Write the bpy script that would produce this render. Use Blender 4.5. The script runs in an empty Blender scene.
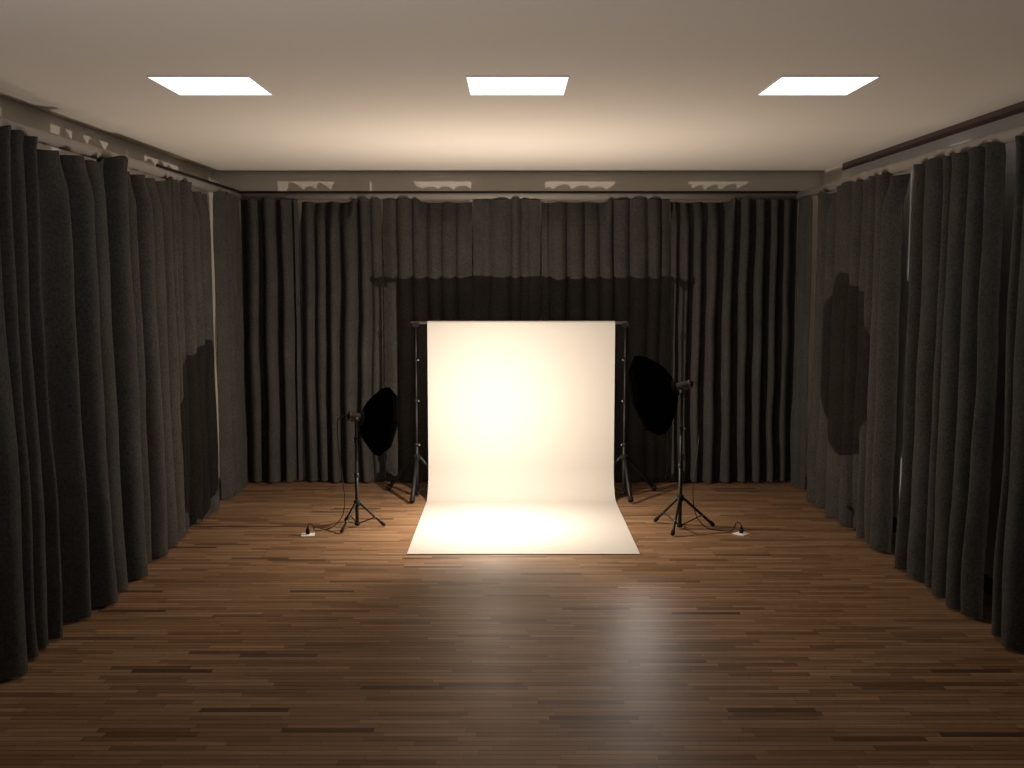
import bpy, bmesh, math, random
from math import sin, cos, pi, sqrt, atan, radians
from mathutils import Vector, Matrix, noise
R = random.Random(7)
C = bpy.context.scene.collection
sc = bpy.context.scene

# ------------------------------------------------------------------ materials
def new_mat(name):
    m = bpy.data.materials.new(name); m.use_nodes = True
    nt = m.node_tree; b = nt.nodes['Principled BSDF']
    return m, nt, b
def plain(name, col, rough=.6, metal=0, spec=.5, bump=0, scale=60, vary=.0):
    m, nt, b = new_mat(name)
    b.inputs['Roughness'].default_value = rough; b.inputs['Metallic'].default_value = metal
    b.inputs['Specular IOR Level'].default_value = spec
    tc = nt.nodes.new('ShaderNodeTexCoord'); n = nt.nodes.new('ShaderNodeTexNoise')
    n.inputs['Scale'].default_value = scale; n.inputs['Detail'].default_value = 4
    nt.links.new(tc.outputs['Object'], n.inputs['Vector'])
    r = nt.nodes.new('ShaderNodeMapRange'); r.inputs[3].default_value = 1 - vary; r.inputs[4].default_value = 1 + vary
    nt.links.new(n.outputs['Fac'], r.inputs[0])
    mx = nt.nodes.new('ShaderNodeVectorMath'); mx.operation = 'SCALE'; mx.inputs[0].default_value = col
    nt.links.new(r.outputs[0], mx.inputs['Scale']); nt.links.new(mx.outputs[0], b.inputs['Base Color'])
    if bump:
        bp = nt.nodes.new('ShaderNodeBump'); bp.inputs['Strength'].default_value = bump; bp.inputs['Distance'].default_value = .01
        nt.links.new(n.outputs['Fac'], bp.inputs['Height']); nt.links.new(bp.outputs[0], b.inputs['Normal'])
    return m
M = {}
M['plaster'] = plain('plaster', (.62, .585, .54), .9, spec=.1, vary=.02, scale=3)
M['ceiling'] = plain('ceiling_paint', (.85, .80, .745), .95, spec=.05, vary=.015, scale=2)
M['brown_wood'] = plain('brown_wood', (.075, .048, .04), .6, spec=.3, vary=.15, scale=20)
M['rod'] = plain('rod_metal', (.26, .24, .22), .5, .0, .35, vary=.03)
M['black'] = plain('black_paint', (.005, .005, .005), .5, 0, .3, vary=.05)
M['black_matte'] = plain('black_rubber', (.008, .008, .008), .8, 0, .2)
M['black_fabric'] = plain('black_fabric', (.0015, .0015, .0015), 1, 0, 0.0)
M['head'] = plain('head_plastic', (.022, .021, .021), .4, 0, .5, vary=.05)
M['silver'] = plain('silver', (.35, .34, .32), .35, 1, .5)
M['steel'] = plain('steel_tube', (.30, .27, .25), .35, .8, .5)
M['white_plastic'] = plain('white_plastic', (.75, .73, .70), .4, 0, .4)
M['diffuser'] = plain('diffuser_cloth', (.72, .70, .66), .9, 0, .1)
M['paper'] = plain('backdrop_paper', (.485, .465, .435), .85, 0, .15, vary=.008, scale=5)
M['panel'] = plain('frosted_panel', (.58, .60, .64), .7, 0, .2, vary=.02)

def curtain_mat(name, col):
    m, nt, b = new_mat(name)
    b.inputs['Roughness'].default_value = .95; b.inputs['Specular IOR Level'].default_value = .08
    tc = nt.nodes.new('ShaderNodeTexCoord')
    n1 = nt.nodes.new('ShaderNodeTexNoise'); n1.inputs['Scale'].default_value = 55; n1.inputs['Detail'].default_value = 5; n1.inputs['Roughness'].default_value = .75
    n2 = nt.nodes.new('ShaderNodeTexNoise'); n2.inputs['Scale'].default_value = 4; n2.inputs['Detail'].default_value = 3
    v = nt.nodes.new('ShaderNodeTexVoronoi'); v.inputs['Scale'].default_value = 26
    for x in (n1, n2, v): nt.links.new(tc.outputs['Object'], x.inputs['Vector'])
    r1 = nt.nodes.new('ShaderNodeMapRange'); r1.inputs[1].default_value = .3; r1.inputs[2].default_value = .7; r1.inputs[3].default_value = .5; r1.inputs[4].default_value = 1.5
    r2 = nt.nodes.new('ShaderNodeMapRange'); r2.inputs[1].default_value = .3; r2.inputs[2].default_value = .7; r2.inputs[3].default_value = .88; r2.inputs[4].default_value = 1.12
    r3 = nt.nodes.new('ShaderNodeMapRange'); r3.inputs[1].default_value = .03; r3.inputs[2].default_value = .14; r3.inputs[3].default_value = .45; r3.inputs[4].default_value = 1
    nt.links.new(n1.outputs['Fac'], r1.inputs[0]); nt.links.new(n2.outputs['Fac'], r2.inputs[0]); nt.links.new(v.outputs['Distance'], r3.inputs[0])
    a = nt.nodes.new('ShaderNodeMath'); a.operation = 'MULTIPLY'; nt.links.new(r1.outputs[0], a.inputs[0]); nt.links.new(r2.outputs[0], a.inputs[1])
    a2 = nt.nodes.new('ShaderNodeMath'); a2.operation = 'MULTIPLY'; nt.links.new(a.outputs[0], a2.inputs[0]); nt.links.new(r3.outputs[0], a2.inputs[1])
    s = nt.nodes.new('ShaderNodeVectorMath'); s.operation = 'SCALE'; s.inputs[0].default_value = col
    nt.links.new(a2.outputs[0], s.inputs['Scale']); nt.links.new(s.outputs[0], b.inputs['Base Color'])
    bp = nt.nodes.new('ShaderNodeBump'); bp.inputs['Strength'].default_value = .35; bp.inputs['Distance'].default_value = .006
    nt.links.new(n1.outputs['Fac'], bp.inputs['Height']); nt.links.new(bp.outputs[0], b.inputs['Normal'])
    return m
M['curtain'] = curtain_mat('curtain_velvet', (.044, .0415, .039))

def floor_mat():
    m, nt, b = new_mat('wood_strip_floor'); N = nt.nodes; L = nt.links
    tc = N.new('ShaderNodeTexCoord'); sp = N.new('ShaderNodeSeparateXYZ'); L.new(tc.outputs['Object'], sp.inputs[0])
    def math_(op, a, c=None):
        n = N.new('ShaderNodeMath'); n.operation = op
        for i, q in enumerate((a, c)):
            if q is None: continue
            if isinstance(q, (int, float)): n.inputs[i].default_value = q
            else: L.new(q, n.inputs[i])
        return n.outputs[0]
    H_ = .050
    yr = math_('DIVIDE', sp.outputs[1], H_); row = math_('FLOOR', yr); fy = math_('FRACT', yr)
    w1 = N.new('ShaderNodeTexWhiteNoise'); w1.noise_dimensions = '1D'; L.new(row, w1.inputs['W'])
    off = math_('MULTIPLY', w1.outputs['Value'], 7.0)
    xs = math_('ADD', math_('DIVIDE', sp.outputs[0], .46), off); cell = math_('FLOOR', xs); fx = math_('FRACT', xs)
    cb = N.new('ShaderNodeCombineXYZ'); L.new(cell, cb.inputs[0]); L.new(row, cb.inputs[1])
    w2 = N.new('ShaderNodeTexWhiteNoise'); w2.noise_dimensions = '2D'; L.new(cb.outputs[0], w2.inputs['Vector'])
    ramp = N.new('ShaderNodeValToRGB'); e = ramp.color_ramp.elements
    e[0].position = 0; e[0].color = (.075, .043, .024, 1); e[1].position = 1; e[1].color = (.295, .185, .110, 1)
    for p, c in ((.05, (.165, .095, .050, 1)), (.35, (.215, .126, .068, 1)), (.75, (.26, .154, .085, 1))):
        q = e.new(p); q.color = c
    L.new(w2.outputs['Value'], ramp.inputs[0])
    # grain, stretched along X, shifted per strip
    mp = N.new('ShaderNodeCombineXYZ')
    L.new(math_('ADD', math_('MULTIPLY', sp.outputs[0], 2.2), math_('MULTIPLY', w2.outputs['Value'], 37)), mp.inputs[0])
    L.new(math_('MULTIPLY', sp.outputs[1], 55), mp.inputs[1])
    g = N.new('ShaderNodeTexNoise'); g.inputs['Scale'].default_value = 1.0; g.inputs['Detail'].default_value = 5; L.new(mp.outputs[0], g.inputs['Vector'])
    gr = N.new('ShaderNodeMapRange'); gr.inputs[1].default_value = .3; gr.inputs[2].default_value = .7; gr.inputs[3].default_value = .80; gr.inputs[4].default_value = 1.18
    L.new(g.outputs['Fac'], gr.inputs[0])
    s = N.new('ShaderNodeVectorMath'); s.operation = 'SCALE'; L.new(ramp.outputs[0], s.inputs[0]); L.new(gr.outputs[0], s.inputs['Scale'])
    # joints
    ey = math_('MINIMUM', fy, math_('SUBTRACT', 1, fy)); ex = math_('MINIMUM', fx, math_('SUBTRACT', 1, fx))
    jy = N.new('ShaderNodeMapRange'); jy.inputs[1].default_value = 0; jy.inputs[2].default_value = .14; jy.inputs[3].default_value = .45; jy.inputs[4].default_value = 1; L.new(ey, jy.inputs[0])
    jx = N.new('ShaderNodeMapRange'); jx.inputs[1].default_value = 0; jx.inputs[2].default_value = .006; jx.inputs[3].default_value = .6; jx.inputs[4].default_value = 1; L.new(ex, jx.inputs[0])
    j = math_('MULTIPLY', jy.outputs[0], jx.outputs[0])
    s2 = N.new('ShaderNodeVectorMath'); s2.operation = 'SCALE'; L.new(s.outputs[0], s2.inputs[0]); L.new(j, s2.inputs['Scale'])
    L.new(s2.outputs[0], b.inputs['Base Color'])
    b.inputs['Roughness'].default_value = FLOOR_ROUGH; b.inputs['Specular IOR Level'].default_value = FLOOR_SPEC
    bp = N.new('ShaderNodeBump'); bp.inputs['Strength'].default_value = .25; bp.inputs['Distance'].default_value = .002
    L.new(j, bp.inputs['Height']); L.new(bp.outputs[0], b.inputs['Normal'])
    return m
FLOOR_ROUGH = .43; FLOOR_SPEC = .13
M['floor'] = floor_mat()

def emit(name, col, s):
    m = bpy.data.materials.new(name); m.use_nodes = True; nt = m.node_tree
    nt.nodes.remove(nt.nodes['Principled BSDF']); e = nt.nodes.new('ShaderNodeEmission')
    e.inputs[0].default_value = (*col, 1); e.inputs[1].default_value = s
    nt.links.new(e.outputs[0], nt.nodes['Material Output'].inputs[0]); return m
M['lamp'] = emit('panel_glow', (1, .97, .93), 2.5)

# ------------------------------------------------------------------ helpers
def obj(name, bm, mat, parent=None, smooth=True, loc=None, ws=True):
    """link a bmesh as one object; mesh coordinates are world ones, re-based on loc / parent"""
    me = bpy.data.meshes.new(name)
    base = Vector(loc) if loc is not None else Vector((0, 0, 0))
    if parent is not None:
        pw = parent.get('_w'); pw = Vector(pw) if pw is not None else Vector((0, 0, 0))
        off = pw if loc is None else base
        for v in bm.verts: v.co -= off
        o_loc = (off - pw)
    else:
        for v in bm.verts: v.co -= base
        off = base; o_loc = base
    bmesh.ops.recalc_face_normals(bm, faces=bm.faces)
    bm.to_mesh(me); bm.free()
    for p in me.polygons: p.use_smooth = smooth
    me.materials.append(mat)
    o = bpy.data.objects.new(name, me); C.objects.link(o)
    o.location = o_loc
    o['_w'] = list(off)
    if parent is not None: o.parent = parent
    return o
def thing(name, label, cat, loc, group=None):
    o = bpy.data.objects.new(name, None); C.objects.link(o); o.location = loc; o['_w'] = list(loc)
    o['label'] = label; o['category'] = cat; o.empty_display_size = .1
    if group: o['group'] = group
    return o
def tag(o, label, cat, group=None):
    o['label'] = label; o['category'] = cat
    if group: o['group'] = group
    return o
def box(bm, x0, x1, y0, y1, z0, z1):
    vs = [bm.verts.new((x, y, z)) for x in (x0, x1) for y in (y0, y1) for z in (z0, z1)]
    for f in ((0, 1, 3, 2), (4, 6, 7, 5), (0, 4, 5, 1), (2, 3, 7, 6), (0, 2, 6, 4), (1, 5, 7, 3)):
        bm.faces.new([vs[i] for i in f])
def struct(name, x0, x1, y0, y1, z0, z1, mat, parent=None):
    bm = bmesh.new(); box(bm, x0, x1, y0, y1, z0, z1)
    o = obj(name, bm, mat, parent, smooth=False)
    if parent is None: o['kind'] = 'structure'
    return o
def tube(bm, pts, rad, n=10, cap=True):
    pts = [Vector(p) for p in pts]
    rs = rad if isinstance(rad, (list, tuple)) else [rad] * len(pts)
    t0 = (pts[1] - pts[0]).normalized()
    u = t0.orthogonal().normalized(); rings = []
    for i, p in enumerate(pts):
        t = ((pts[min(i + 1, len(pts) - 1)] - pts[max(i - 1, 0)])).normalized()
        u = (u - t * u.dot(t)).normalized(); w = t.cross(u)
        rings.append([bm.verts.new(p + (u * cos(2 * pi * k / n) + w * sin(2 * pi * k / n)) * rs[i]) for k in range(n)])
    for a, b_ in zip(rings, rings[1:]):
        for k in range(n): bm.faces.new((a[k], a[(k + 1) % n], b_[(k + 1) % n], b_[k]))
    if cap: bm.faces.new(rings[0][::-1]); bm.faces.new(rings[-1])
def rod_profile(bm, a, b_, prof, n=16):
    """lathe along a->b ; prof = [(t in 0..1, radius)]"""
    a = Vector(a); b_ = Vector(b_); d = (b_ - a)
    t = d.normalized(); u = t.orthogonal().normalized(); w = t.cross(u); rings = []
    for s, r in prof:
        rings.append([bm.verts.new(a + d * s + (u * cos(2 * pi * k / n) + w * sin(2 * pi * k / n)) * r) for k in range(n)])
    for p, q in zip(rings, rings[1:]):
        for k in range(n): bm.faces.new((p[k], p[(k + 1) % n], q[(k + 1) % n], q[k]))
    bm.faces.new(rings[0][::-1]); bm.faces.new(rings[-1])
def cyl(a, b_, r, n=14, bev=.15):
    bm = bmesh.new(); L = (Vector(b_) - Vector(a)).length; e = min(.45, r * bev / max(L, 1e-6))
    rod_profile(bm, a, b_, [(0, r * (1 - bev)), (e, r), (1 - e, r), (1, r * (1 - bev))], n); return bm
def smooth_path(P, k=8):
    P = [Vector(p) for p in P]; Q = [P[0] * 2 - P[1]] + P + [P[-1] * 2 - P[-2]]; out = []
    for i in range(1, len(Q) - 2):
        for j in range(k):
            t = j / k; a, b_, c, d = Q[i - 1:i + 3]
            out.append(.5 * ((2 * b_) + (c - a) * t + (2 * a - 5 * b_ + 4 * c - d) * t * t + (3 * b_ - a - 3 * c + d) * t ** 3))
    out.append(P[-1]); return out

# ------------------------------------------------------------------ camera
F = 1055.0; pitch = atan(106 / F)
cam_d = bpy.data.cameras.new('camera'); cam = bpy.data.objects.new('camera', cam_d); C.objects.link(cam)
cam.location = (0, 0, 2.25); cam.rotation_euler = (pi / 2 - pitch, 0, 0)
cam_d.sensor_width = 36; cam_d.lens = F / 1024 * 36; cam_d.clip_start = .05
sc.camera = cam

# ------------------------------------------------------------------ room shell
XL, XR, YB, YF, ZC = -3.32, 3.43, 11.80, -1.2, 3.425
T = .12
struct('floor', XL - T, XR + T, YF - T, YB + T, -.1, 0, M['floor'])
struct('ceiling', XL - T, XR + T, YF - T, YB + T, ZC, ZC + .1, M['ceiling'])
struct('wall_left', XL - T, XL, YF, YB, 0, ZC, M['plaster'])
struct('wall_right', XR, XR + T, YF, YB, 0, ZC, M['plaster'])
struct('wall_back', XL - T, XR + T, YB, YB + T, 0, ZC, M['plaster'])
struct('wall_front', XL - T, XR + T, YF - T, YF, 0, ZC, M['plaster'])
struct('baseboard_right', XR - .022, XR, YF, 11.06, 0, .13, M['brown_wood'])
struct('trim_1', XR - .02, XR, YF, 11.06, 3.352, ZC, M['brown_wood'])
# floor-length grey frosted glazing along the right wall behind the curtains
w = struct('window_1', XR - .018, XR, YF, 11.06, .13, 3.352, M['panel'])

# ------------------------------------------------------------------ curtain rods
def rod(label, a, b_, cut=None):
    a = Vector(a); b_ = Vector(b_)
    t = thing('curtain_rod', label, 'curtain rod', (a + b_) / 2, 'pale curtain rods around the room')
    bm = bmesh.new(); rod_profile(bm, a, b_, [(0, .0425), (1, .0425)], 24)
    obj('pole', bm, M['rod'], t)
    if cut:
        bm = bmesh.new(); box(bm, *cut); obj('dark_strip', bm, M['black_matte'], t, smooth=False)  # thin black strip along the top of the rod
    return t
ZR = 3.132
rod('long pale round curtain rod across the back wall', (-2.99, 11.55, ZR), (3.14, 11.55, ZR), (-2.95, 3.10, 11.505, 11.53, 3.164, 3.182))
rod('pale round curtain rod along the left wall', (-2.95, -1.0, ZR), (-2.95, 11.507, ZR), (-2.925, -2.905, 8.8, 11.5, 3.164, 3.180))
rod('pale round curtain rod along the right wall', (3.10, -1.0, ZR), (3.10, 11.507, ZR))

# ------------------------------------------------------------------ curtains
def curtain(label, origin, d, nrm, s0, s1, valleys, openz, amp=1.0, lean=0.0, seed=0, vw=.95, zo=3.067, back=-.062, bk=.55):
    """hanging cloth: runs from s0 to s1 along d from origin, bulging along nrm; valleys = s of the dark folds"""
    rr = random.Random(seed)
    origin = Vector(origin); d = Vector(d); nrm = Vector(nrm)
    vs = [s0] + sorted(v for v in valleys if s0 + .02 < v < s1 - .02) + [s1]
    seg = []
    for i in range(len(vs) - 1):
        w = vs[i + 1] - vs[i]
        seg.append((vs[i], vs[i + 1], min(.165, .30 * w + .045) * amp * rr.uniform(.8, 1.15), rr.uniform(-.018, .018)))
    def prof(s):
        for a, b_, h, o in seg:
            if s <= b_ + 1e-9:
                t = (s - a) / (b_ - a); q = abs(2 * t - 1)
                return max(0, 1 - (q / vw) ** 2.6) * h + o * (1 - q * q), t, h
        return 0, 0, .05
    ds = .016; n = max(8, int((s1 - s0) / ds)); nz = 46
    bm = bmesh.new(); grid = []
    ph = rr.uniform(0, 6)
    for j in range(nz + 1):
        f = j / nz; row = []
        for i in range(n + 1):
            s = s0 + (s1 - s0) * i / n
            k, t, h = prof(s)
            op = 0.0
            for a, b_ in openz: op = max(op, min(1, max(0, min(s - a, b_ - s) / .05 + (1 if (a <= s0 + .02 and s < (a + b_) / 2) or (b_ >= s1 - .02 and s > (a + b_) / 2) else 0))))
            edge = min(s - s0, s1 - s); em = .25 + .75 * min(1, edge / .16)
            zc_ = 3.088 + .034 * max(0, k / .13 - .2) * max(0, sin(s * 9 + ph)) ; zo_ = zo + .005 * sin(s * 23 + ph)
            ztop = zc_ * (1 - op) + zo_ * op
            z = .022 + (ztop - .022) * f
            depth = k * em * (.80 + .28 * (1 - f))
            depth += .012 * noise.noise(Vector((s * 2.2, z * .9, seed * 3.1))) * 2 * (1 - f * .7)
            depth += .010 * noise.noise(Vector((s * 7, z * 2.2, seed * 1.7)))
            depth += .012
            tp = max(0, (f - .91) / .09); tp = tp * tp * (3 - 2 * tp)
            depth = depth * (1 - tp * op) + tp * op * (back + (k - .05) * bk)
            wob = (.030 * noise.noise(Vector((s * 1.3, z * .75, seed + 9.5))) + .012 * noise.noise(Vector((s * 5, z * 1.9, seed + 2.5)))) * min(1, edge / .1 + .2)
            ss = s + wob * (1 - f * .55) * 1.3 + lean * (1 - f) * (s - s0) / (s1 - s0)
            if f > .985: depth += .010 * (1 - op)
            p = origin + d * ss + nrm * depth
            row.append(bm.verts.new((p.x, p.y, z)))
        grid.append(row)
    for a, b_ in zip(grid, grid[1:]):
        for i in range(n): bm.faces.new((a[i], a[i + 1], b_[i + 1], b_[i]))
    mid = origin + d * ((s0 + s1) / 2)
    o = obj('curtain', bm, M['curtain'], loc=(mid.x, mid.y, 0))
    sm = o.modifiers.new('thick', 'SOLIDIFY'); sm.thickness = .005; sm.offset = -1
    es = o.modifiers.new('sharp_rim', 'EDGE_SPLIT'); es.split_angle = radians(60)
    tag(o, label, 'curtain', 'dark grey curtains around the room')
    return o
# back wall: s = world X
bo = (0, 11.545, 0); bd = (1, 0, 0); bn = (0, -1, 0)
curtain('narrow dark grey back curtain left of the pale slit near the left corner', bo, bd, bn, -2.93, -2.315, [-2.72, -2.53, -2.37], [], amp=1.3, vw=.8, seed=1)
curtain('dark grey curtain on the back rod right of the pale slit near the left corner', bo, bd, bn, -2.285, -1.41, [-2.14, -2.0, -1.86, -1.52, -1.66], [(-2.29, -1.70)], amp=1.2, vw=.82, seed=2)
curtain('dark grey curtain on the back rod above the left end of the crossbar', bo, bd, bn, -1.395, -.435, [-1.25, -1.08, -.91, -.76, -.60], [(-1.02, -.43)], amp=.75, seed=3)
curtain('narrow dark grey back curtain above the left half of the white backdrop, by the centre', bo, bd, bn, -.42, .305, [-.33, -.24, -.02, .09, .20], [], amp=.6, seed=4)
curtain('wide dark grey curtain on the back rod above the right half of the white backdrop', bo, bd, bn, .325, 1.705, [.41, .60, .79, .95, 1.10, 1.27, 1.46, 1.61], [(.32, 1.05)], amp=.72, seed=5)
curtain('deeply folded dark grey curtain on the back rod at its right end', bo, bd, bn, 1.725, 3.085, [1.81, 1.95, 2.10, 2.27, 2.44, 2.60, 2.76, 2.9], [(1.72, 2.38)], amp=1.35, vw=.78, seed=6)
# left wall: s = world Y
lo = (-2.955, 0, 0); ld = (0, 1, 0); ln = (1, 0, 0)
curtain('dark grey left wall curtain in the far corner, beyond the pale slit', lo, ld, ln, 10.50, 11.43, [10.75, 10.98, 11.16, 11.3], [], amp=.75, seed=11, zo=3.062, back=.0, bk=.85)
curtain('dark grey left wall curtain that carries the large dark octagonal shadow', lo, ld, ln, 9.28, 10.33, [9.40, 9.66, 9.92, 10.16], [(9.62, 10.31)], amp=.75, seed=12, zo=3.050, back=-.003, bk=.85)
curtain('dark grey left wall curtain just in front of the one with the octagonal shadow', lo, ld, ln, 8.04, 9.26, [8.24, 8.50, 8.82, 9.08], [(8.03, 9.02)], amp=1.0, seed=13, zo=3.050, back=-.003, bk=.85)
curtain('dark grey left wall curtain with broad folds, second from the left picture edge', lo, ld, ln, 6.62, 7.93, [6.93, 7.25, 7.58], [(6.61, 7.52)], amp=1.15, seed=14, zo=3.050, back=-.003, bk=.85)
curtain('dark grey left wall curtain nearest the camera at the picture edge', lo, ld, ln, 1.5, 6.54, [1.8, 2.1, 2.35, 2.7, 3.0, 3.25, 3.6, 3.9, 4.2, 4.55, 4.9, 5.3, 5.62, 5.985, 6.15, 6.33], [], amp=1.1, seed=15, zo=3.062, back=.0, bk=.85)
# right wall
ro = (3.105, 0, 0); rd = (0, 1, 0); rn = (-1, 0, 0)
curtain('narrow dark grey right wall curtain in the far corner beyond the thin pale slit', ro, rd, rn, 10.975, 11.43, [11.1, 11.25], [], amp=.75, seed=21, zo=3.062, back=.0, bk=.85)
curtain('dark grey right wall curtain that carries the large dark octagonal shadow', ro, rd, rn, 9.17, 10.71, [9.32, 9.56, 10.05, 10.30, 10.55], [(10.06, 10.4)], amp=.9, seed=22, zo=3.062, back=.0, bk=.85)
curtain('narrow dark grey right wall curtain between the octagonal shadow and the first grey slit', ro, rd, rn, 8.42, 9.15, [8.66, 8.90], [(8.43, 8.7)], amp=.9, seed=23, zo=3.062, back=.0, bk=.85)
curtain('dark grey right wall curtain between the two wide grey slits', ro, rd, rn, 6.72, 8.11, [6.90, 7.13, 7.40, 7.56, 7.86], [], amp=.95, seed=24, zo=3.062, back=.0, bk=.85)
curtain('dark grey right wall curtain nearest the camera at the picture edge', ro, rd, rn, 1.5, 6.555, [1.8, 2.1, 2.35, 2.7, 3.0, 3.25, 3.6, 3.9, 4.2, 4.55, 4.9, 5.2, 5.5, 5.85, 6.12, 6.38], [], amp=.9, seed=25, zo=3.062, back=.0, bk=.85)

# ------------------------------------------------------------------ ceiling panels
for lab, x0, x1 in (('square white glowing ceiling panel left of the room centre', -2.13, -1.54), ('square white glowing ceiling panel in the middle of the row', -.265, .33), ('square white glowing ceiling panel right of the room centre', 1.58, 2.145)):
    t = thing('ceiling_light', lab, 'ceiling light', ((x0 + x1) / 2, 6.62, ZC), 'square ceiling panel lights')
    bm = bmesh.new()
    box(bm, x0, x1, 6.315, 6.923, ZC - .006, ZC - .001)
    obj('diffuser', bm, M['lamp'], t, smooth=False)
    bm = bmesh.new(); e = .004
    for q in ((x0 - e, x0, 6.315 - e, 6.923 + e), (x1, x1 + e, 6.315 - e, 6.923 + e), (x0, x1, 6.315 - e, 6.315), (x0, x1, 6.923, 6.923 + e)):
        box(bm, *q, ZC - .007, ZC - .0005)
    obj('frame', bm, M['white_plastic'], t, smooth=False)

# ------------------------------------------------------------------ tripods
def leg(parent, hub, foot, r, collar, brace_from, t_br=.62):
    hub = Vector(hub); foot = Vector(foot); dv = (foot - hub).normalized()
    foot = Vector((foot.x, foot.y, r * 1.25))
    l = obj('leg', cyl(hub, foot, r), M['black'], parent)
    bm = bmesh.new(); rod_profile(bm, foot - (foot - hub).normalized() * .055, foot, [(0, r * 1.15), (.2, r * 1.5), (.85, r * 1.5), (1, r * 1.0)], 12)
    obj('rubber_foot', bm, M['black_matte'], l)
    m = hub.lerp(foot, t_br)
    b = obj('brace', cyl(brace_from, m, .005), M['black'], parent)
    obj('rivet', cyl(m - Vector((0, .013, 0)), m + Vector((0, .013, 0)), .010), M['steel'], b)
def collar(parent, x, y, z, r, ang, k=1.0):
    bm = bmesh.new(); rod_profile(bm, (x, y, z - .022), (x, y, z + .022), [(0, r), (.1, r * 1.5), (.9, r * 1.5), (1, r)], 14)
    c = obj('collar', bm, M['black'], parent)
    dx, dy = cos(ang), sin(ang)
    bm = bmesh.new(); rod_profile(bm, (x + dx * r, y + dy * r, z), (x + dx * (r + .034 * k), y + dy * (r + .034 * k), z), [(0, .004), (.45, .004), (.5, .011 * k), (1, .010 * k)], 10)
    obj('knob', bm, M['silver'], c)
def stand(name, label, cat, group, x, y, secs, hubz, feet, legr, knobs, kang, base=.025):
    t = thing(name, label, cat, (x, y, 0), group)
    for z0, z1, r in secs: obj('pole', cyl((x, y, z0), (x, y, z1), r, 16), M['black'], t)
    r0 = secs[0][2]
    bm = bmesh.new(); rod_profile(bm, (x, y, hubz - .03), (x, y, hubz + .03), [(0, r0 * 1.2), (.15, r0 * 1.9), (.85, r0 * 1.9), (1, r0 * 1.3)], 16)
    obj('hub', bm, M['black_matte'], t)
    bm = bmesh.new(); rod_profile(bm, (x, y, base), (x, y, base + .035), [(0, r0 * 1.1), (.2, r0 * 1.6), (.8, r0 * 1.6), (1, r0 * 1.2)], 16)
    obj('brace_collar', bm, M['black_matte'], t)
    for fx, fy in feet: 
        dv = Vector((fx - x, fy - y, 0)).normalized()
        leg(t, (x + dv.x * r0 * 1.5, y + dv.y * r0 * 1.5, hubz), (fx, fy, 0), legr, None, (x + dv.x * r0, y + dv.y * r0, base + .02))
    for i, z in enumerate(knobs): collar(t, x, y, z, secs[min(len(secs) - 1, i)][2], kang)
    return t
BY = 10.74
sl = stand('backdrop_stand', 'tall black tripod stand holding the left end of the backdrop crossbar', 'stand', 'backdrop tripod stands', -.98, BY,
    [(.03, .56, .021), (.5, 1.02, .015), (.96, 1.44, .013), (1.38, 1.775, .011)], .415, [(-1.32, 11.04), (-.998, 10.36), (-.66, 10.90)], .019, [.546, 1.0, 1.42], -.9)
sr = stand('backdrop_stand', 'tall black tripod stand holding the right end of the backdrop crossbar', 'stand', 'backdrop tripod stands', 1.155, BY,
    [(.03, .56, .021), (.5, 1.02, .015), (.96, 1.44, .013), (1.38, 1.775, .011)], .415, [(1.515, 11.0), (1.19, 10.385), (.80, 10.90)], .019, [.546, 1.0, 1.42], -2.3)
for s_, x in ((sl, -.98), (sr, 1.155)):
    bm = bmesh.new(); box(bm, x - .035, x + .035, BY - .03, BY + .03, 1.755, 1.782)
    box(bm, x - .035, x + .035, BY - .034, BY - .016, 1.76, 1.80); box(bm, x - .035, x + .035, BY + .016, BY + .034, 1.76, 1.80)
    bmesh.ops.bevel(bm, geom=bm.edges[:], offset=.003, segments=2, affect='EDGES')
    obj('crossbar_bracket', bm, M['black_matte'], s_, smooth=False)
cb = thing('crossbar', 'thin horizontal metal tube on top of the two black tripod stands', 'crossbar', (.07, BY, 1.798))
obj('tube', cyl((-1.03, BY, 1.797), (1.185, BY, 1.797), .0145, 16), M['steel'], cb)
for x in (-1.035, 1.185): obj('end_cap', cyl((x - .012, BY, 1.797), (x + .012, BY, 1.797), .0165, 14), M['black_matte'], cb)

# paper backdrop: over the bar, down, sweeping out on the floor
PX0, PX1 = -.860, 1.047
prof = []
for k in range(9):
    a = pi * (k / 8); prof.append((BY + .019 * cos(a), 1.797 + .019 * sin(a)))
prof.insert(0, (BY + .019, 1.70))
RY = BY - .022; rad = .30
for z in [1.78 - .075 * i for i in range(20)]:
    if z > rad + .03: prof.append((RY - .0 , z))
for k in range(0, 17):
    a = (pi / 2) * k / 16; prof.append((RY - rad * (1 - cos(a)), .006 + rad * (1 - sin(a))))
y = RY - rad
while y > 8.44 + .06: y -= .1; prof.append((max(y, 8.44), .006))
if prof[-1][0] > 8.4401: prof.append((8.44, .006))
bm = bmesh.new(); rows = []
for i, (py, pz) in enumerate(prof):
    rows.append([bm.verts.new((PX0 + (PX1 - PX0) * j / 24, py, pz)) for j in range(25)])
for a, b_ in zip(rows, rows[1:]):
    for j in range(24): bm.faces.new((a[j], a[j + 1], b_[j + 1], b_[j]))
pb = obj('backdrop', bm, M['paper'], loc=(.09, BY, 0))
m_ = pb.modifiers.new('thick', 'SOLIDIFY'); m_.thickness = .002; m_.offset = 0
m_ = pb.modifiers.new('sharp_rim', 'EDGE_SPLIT'); m_.split_angle = radians(45)
tag(pb, 'wide white seamless backdrop hanging from the crossbar and sweeping onto the floor', 'backdrop')

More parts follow.
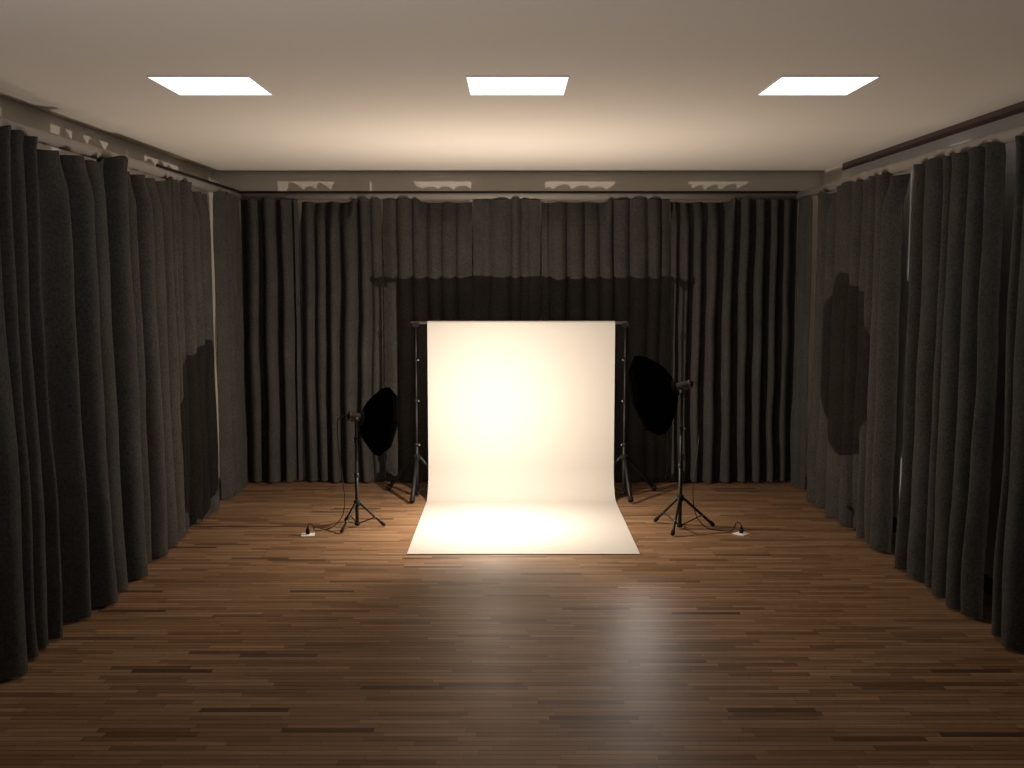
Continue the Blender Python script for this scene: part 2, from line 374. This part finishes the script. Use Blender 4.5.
# ------------------------------------------------------------------ light stands and softboxes
lsl = stand('light_stand', 'slim black tripod light stand on the floor left of the white backdrop', 'stand', 'light stands', -1.405, 9.40,
    [(.02, .48, .0150), (.44, .80, .011), (.76, 1.0, .0085)], .222, [(-1.51, 9.14), (-1.153, 9.405), (-1.545, 9.60)], .010, [.48, .80], 2.6, base=.015)
lsr = stand('light_stand', 'slim black tripod light stand on the floor right of the white backdrop', 'stand', 'light stands', 1.512, 9.33,
    [(.02, .56, .0165), (.52, .90, .012), (.86, 1.25, .009)], .285, [(1.318, 9.575), (1.400, 9.035), (1.832, 9.395)], .0125, [.58, .91], .6, base=.015)

def octabox(label, mount, n_dir, rim_c, RR, spin, rear_len, head_r, D=.27):
    """mount = top of the stand; n_dir = the way the soft box faces; rim_c = middle of the front rim"""
    mount = Vector(mount); n = Vector(n_dir).normalized(); c = Vector(rim_c)
    t = thing('softbox_light', label, 'softbox light', mount, 'octagonal softbox lights')
    up = Vector((0, 0, 1)); u = n.cross(up).normalized(); v = u.cross(n)
    def ring(dist, r, k8=8, sp=spin):
        return [c + n * dist + (u * cos(2 * pi * (k + sp) / k8) + v * sin(2 * pi * (k + sp) / k8)) * r for k in range(k8)]
    prof = [(q * D / .27, r) for q, r in ((0, 1), (-.045, .985), (-.10, .90), (-.155, .74), (-.205, .53), (-.245, .32), (-.27, .19))]
    bm = bmesh.new(); rg = [[bm.verts.new(p) for p in ring(d, r * RR)] for d, r in prof]
    for a, b_ in zip(rg, rg[1:]):
        for k in range(8): bm.faces.new((a[k], a[(k + 1) % 8], b_[(k + 1) % 8], b_[k]))
    sh = obj('shell', bm, M['black_fabric'], t, smooth=False)
    s_ = sh.modifiers.new('thick', 'SOLIDIFY'); s_.thickness = .004; s_.offset = 0
    for k in range(8):      # rib of the frame inside each seam
        pts = [ring(d, r * RR - .008)[k] for d, r in prof]
        bm = bmesh.new(); tube(bm, pts, .003, 6); obj('rib', bm, M['silver'], t)
    bm = bmesh.new(); a = [bm.verts.new(p) for p in ring(.012, RR * 1.004)]; b1 = [bm.verts.new(p) for p in ring(-.012, RR * 1.008)]
    a2 = [bm.verts.new(p) for p in ring(.012, RR * .95)]; b2 = [bm.verts.new(p) for p in ring(-.012, RR * .95)]
    for k in range(8):
        q = (k + 1) % 8
        bm.faces.new((a[k], a[q], b1[q], b1[k])); bm.faces.new((a2[k], a2[q], a[q], a[k])); bm.faces.new((b2[k], b2[q], a2[q], a2[k])); bm.faces.new((b1[k], b1[q], b2[q], b2[k]))
    obj('rim_band', bm, M['black_fabric'], t, smooth=False)
    bm = bmesh.new(); f = [bm.verts.new(p) for p in ring(-.004, RR * .955)]; bm.faces.new(f)
    ex = bmesh.ops.extrude_face_region(bm, geom=bm.faces[:])
    for q in [g for g in ex['geom'] if isinstance(g, bmesh.types.BMVert)]: q.co -= n * .003
    obj('front_diffuser', bm, M['diffuser'], t, smooth=False)
    back = c - n * D
    bm = bmesh.new(); rod_profile(bm, back + n * .012, back - n * .03, [(0, RR * .20), (.4, RR * .21), (1, head_r * 1.25)], 20)
    obj('speed_ring', bm, M['black_matte'], t)
    h0 = back - n * .02; h1 = back - n * (.02 + rear_len)
    bm = bmesh.new(); rod_profile(bm, h0, h1, [(0, head_r), (.06, head_r * 1.05), (.1, head_r), (.86, head_r), (.94, head_r * .9), (1, head_r * .62)], 24)
    hd = obj('flash_head', bm, M['head'], t)
    bm = bmesh.new(); rod_profile(bm, h1 + n * rear_len * .09, h1 + n * rear_len * .13, [(0, head_r * 1.02), (.3, head_r * 1.05), (1, head_r * 1.02)], 24)
    obj('trim_ring', bm, M['steel'], hd)
    bm = bmesh.new(); rod_profile(bm, h1 - n * .004, h1 + n * .004, [(0, head_r * .5), (1, head_r * .5)], 16); obj('rear_panel', bm, M['black_matte'], hd)
    # bracket between head and stand
    hm = h0.lerp(h1, .45)
    top = hm - Vector((0, 0, head_r * .9))
    bm = bmesh.new(); rod_profile(bm, mount - Vector((0, 0, .03)), mount + Vector((0, 0, .012)), [(0, .014), (.2, .017), (1, .017)], 14)
    tube(bm, [mount + Vector((0, 0, .008)), mount.lerp(top, .5) + Vector((0, 0, .004)), top], .011, 10)
    br = obj('tilt_bracket', bm, M['black'], t)
    s2 = u if u.y < 0 else -u
    bm = bmesh.new(); rod_profile(bm, mount + s2 * .012, mount + s2 * .05, [(0, .004), (.4, .004), (.45, .014), (1, .012)], 12); obj('tilt_knob', bm, M['silver'], br)
    return t, h1
nL = Vector((.86, .46, -.21)); cL = Vector((-1.24, 9.49, .965))
nR = Vector((-.84, .44, -.30)); cR = Vector((1.30, 9.455, 1.215))
_, hL = octabox('octagonal black softbox on the left light stand, facing right toward the backdrop', (-1.405, 9.40, 1.0), nL, cL + nL * .085, .315, .15, .115, .042, .215)
_, hR = octabox('octagonal black softbox on the right light stand, facing left toward the backdrop', (1.512, 9.33, 1.25), nR, cR + nR * .085, .374, .12, .145, .040)

# ------------------------------------------------------------------ power cords and floor outlets
def outlet(label, x, y, rz):
    t = thing('floor_outlet', label, 'outlet', (x, y, 0), 'white floor outlets')
    bm = bmesh.new(); box(bm, -.058, .058, -.058, .058, 0, .007)
    bmesh.ops.bevel(bm, geom=bm.edges[:], offset=.0025, segments=2, affect='EDGES')
    bmesh.ops.transform(bm, matrix=Matrix.Translation((x, y, 0)) @ Matrix.Rotation(rz, 4, 'Z'), verts=bm.verts)
    obj('cover_plate', bm, M['white_plastic'], t, smooth=False)
    bm = bmesh.new(); rod_profile(bm, (x, y, .006), (x, y, .0095), [(0, .026), (.8, .026), (1, .024)], 24)
    obj('socket', bm, M['white_plastic'], t)
def cord(label, pts, px, py):
    t = thing('power_cord', label, 'cord', (px, py, .0095), 'black power cords')
    bm = bmesh.new(); tube(bm, smooth_path(pts), .0042, 8); obj('cable', bm, M['black'], t)
    bm = bmesh.new(); rod_profile(bm, (px, py, .0095), (px, py, .075), [(0, .018), (.55, .018), (.8, .011), (1, .006)], 14)
    obj('plug', bm, M['black_matte'], t)
outlet('small white floor outlet left of the left light stand', -1.795, 9.10, .12)
outlet('small white floor outlet right of the right light stand', 2.025, 9.14, .75)
cord('black power cord from the left softbox light down to the left floor outlet',
     [hL - nL * .002, hL - nL * .03, (-1.55, 9.31, .99), (-1.555, 9.32, .8), (-1.53, 9.35, .5), (-1.51, 9.36, .28), (-1.53, 9.37, .12), (-1.60, 9.34, .03), (-1.66, 9.30, .006), (-1.73, 9.24, .006), (-1.752, 9.18, .03), (-1.765, 9.14, .085), (-1.785, 9.11, .10), (-1.795, 9.10, .072)], -1.795, 9.10)
cord('black power cord from the right softbox light down to the right floor outlet',
     [hR - nR * .002, hR - nR * .03, (1.685, 9.24, 1.2), (1.665, 9.26, .9), (1.635, 9.28, .55), (1.62, 9.30, .32), (1.66, 9.33, .12), (1.75, 9.30, .02), (1.85, 9.26, .006), (1.94, 9.23, .006), (1.97, 9.20, .03), (1.985, 9.18, .085), (2.01, 9.15, .10), (2.025, 9.14, .072)], 2.025, 9.14)

# ------------------------------------------------------------------ lights
SGN_DIR = (0.0, -.955, -.297)
def lamp(name, kind, loc, energy, col, **k):
    l = bpy.data.lights.new(name, kind); l.energy = energy; l.color = col
    for a, b_ in k.items(): setattr(l, a, b_)
    o = bpy.data.objects.new(name, l); C.objects.link(o); o.location = loc; return o
main = lamp('flash_lamp', 'POINT', (-.18, 9.38, 1.03), 190, (1, .85, .69), shadow_soft_size=0.0)
# added direction mask dims the bare flash towards the near floor, against glare there
l = main.data; l.use_nodes = True; nt = l.node_tree
em = nt.nodes['Emission']; g = nt.nodes.new('ShaderNodeNewGeometry')
dp = nt.nodes.new('ShaderNodeVectorMath'); dp.operation = 'DOT_PRODUCT'
dp.inputs[1].default_value = SGN_DIR
nt.links.new(g.outputs['Incoming'], dp.inputs[0])
mr = nt.nodes.new('ShaderNodeMapRange'); mr.interpolation_type = 'SMOOTHSTEP'
mr.inputs[1].default_value = .86; mr.inputs[2].default_value = .985; mr.inputs[3].default_value = 1.0; mr.inputs[4].default_value = .04
nt.links.new(dp.outputs['Value'], mr.inputs[0]); nt.links.new(mr.outputs[0], em.inputs['Strength'])
# added spot beside the right softbox, there to lay the sheen on the floor
sp = lamp('sheen_spot', 'SPOT', (1.13, 9.10, 1.10), 31, (1, .91, .83), shadow_soft_size=.12, spot_size=radians(60), spot_blend=1.0)
sp.rotation_euler = (Vector((.8, 5.4, 0)) - Vector((1.2, 9.1, 1.1))).to_track_quat('-Z', 'Y').to_euler()
# added unseen fill behind the viewer, lifting the ceiling and the back wall
lamp('fill_light', 'POINT', (0.3, -.5, 2.3), 12, (1, .93, .86), shadow_soft_size=.3)

# added upward fill, unseen below the frame, to brighten the ceiling
lamp('ceiling_fill', 'AREA', (-1.2, 2.5, .35), 34, (1, .93, .87), size=.5).rotation_euler = (pi, 0, 0)

w = bpy.data.worlds.new('world'); sc.world = w; w.use_nodes = True
w.node_tree.nodes['Background'].inputs[0].default_value = (0, 0, 0, 1)
vs = sc.view_settings; vs.view_transform = 'Standard'; vs.look = 'None'; vs.exposure = 0; vs.gamma = 1; vs.use_curve_mapping = False
for o in list(bpy.data.objects):
    if '_w' in o: del o['_w']
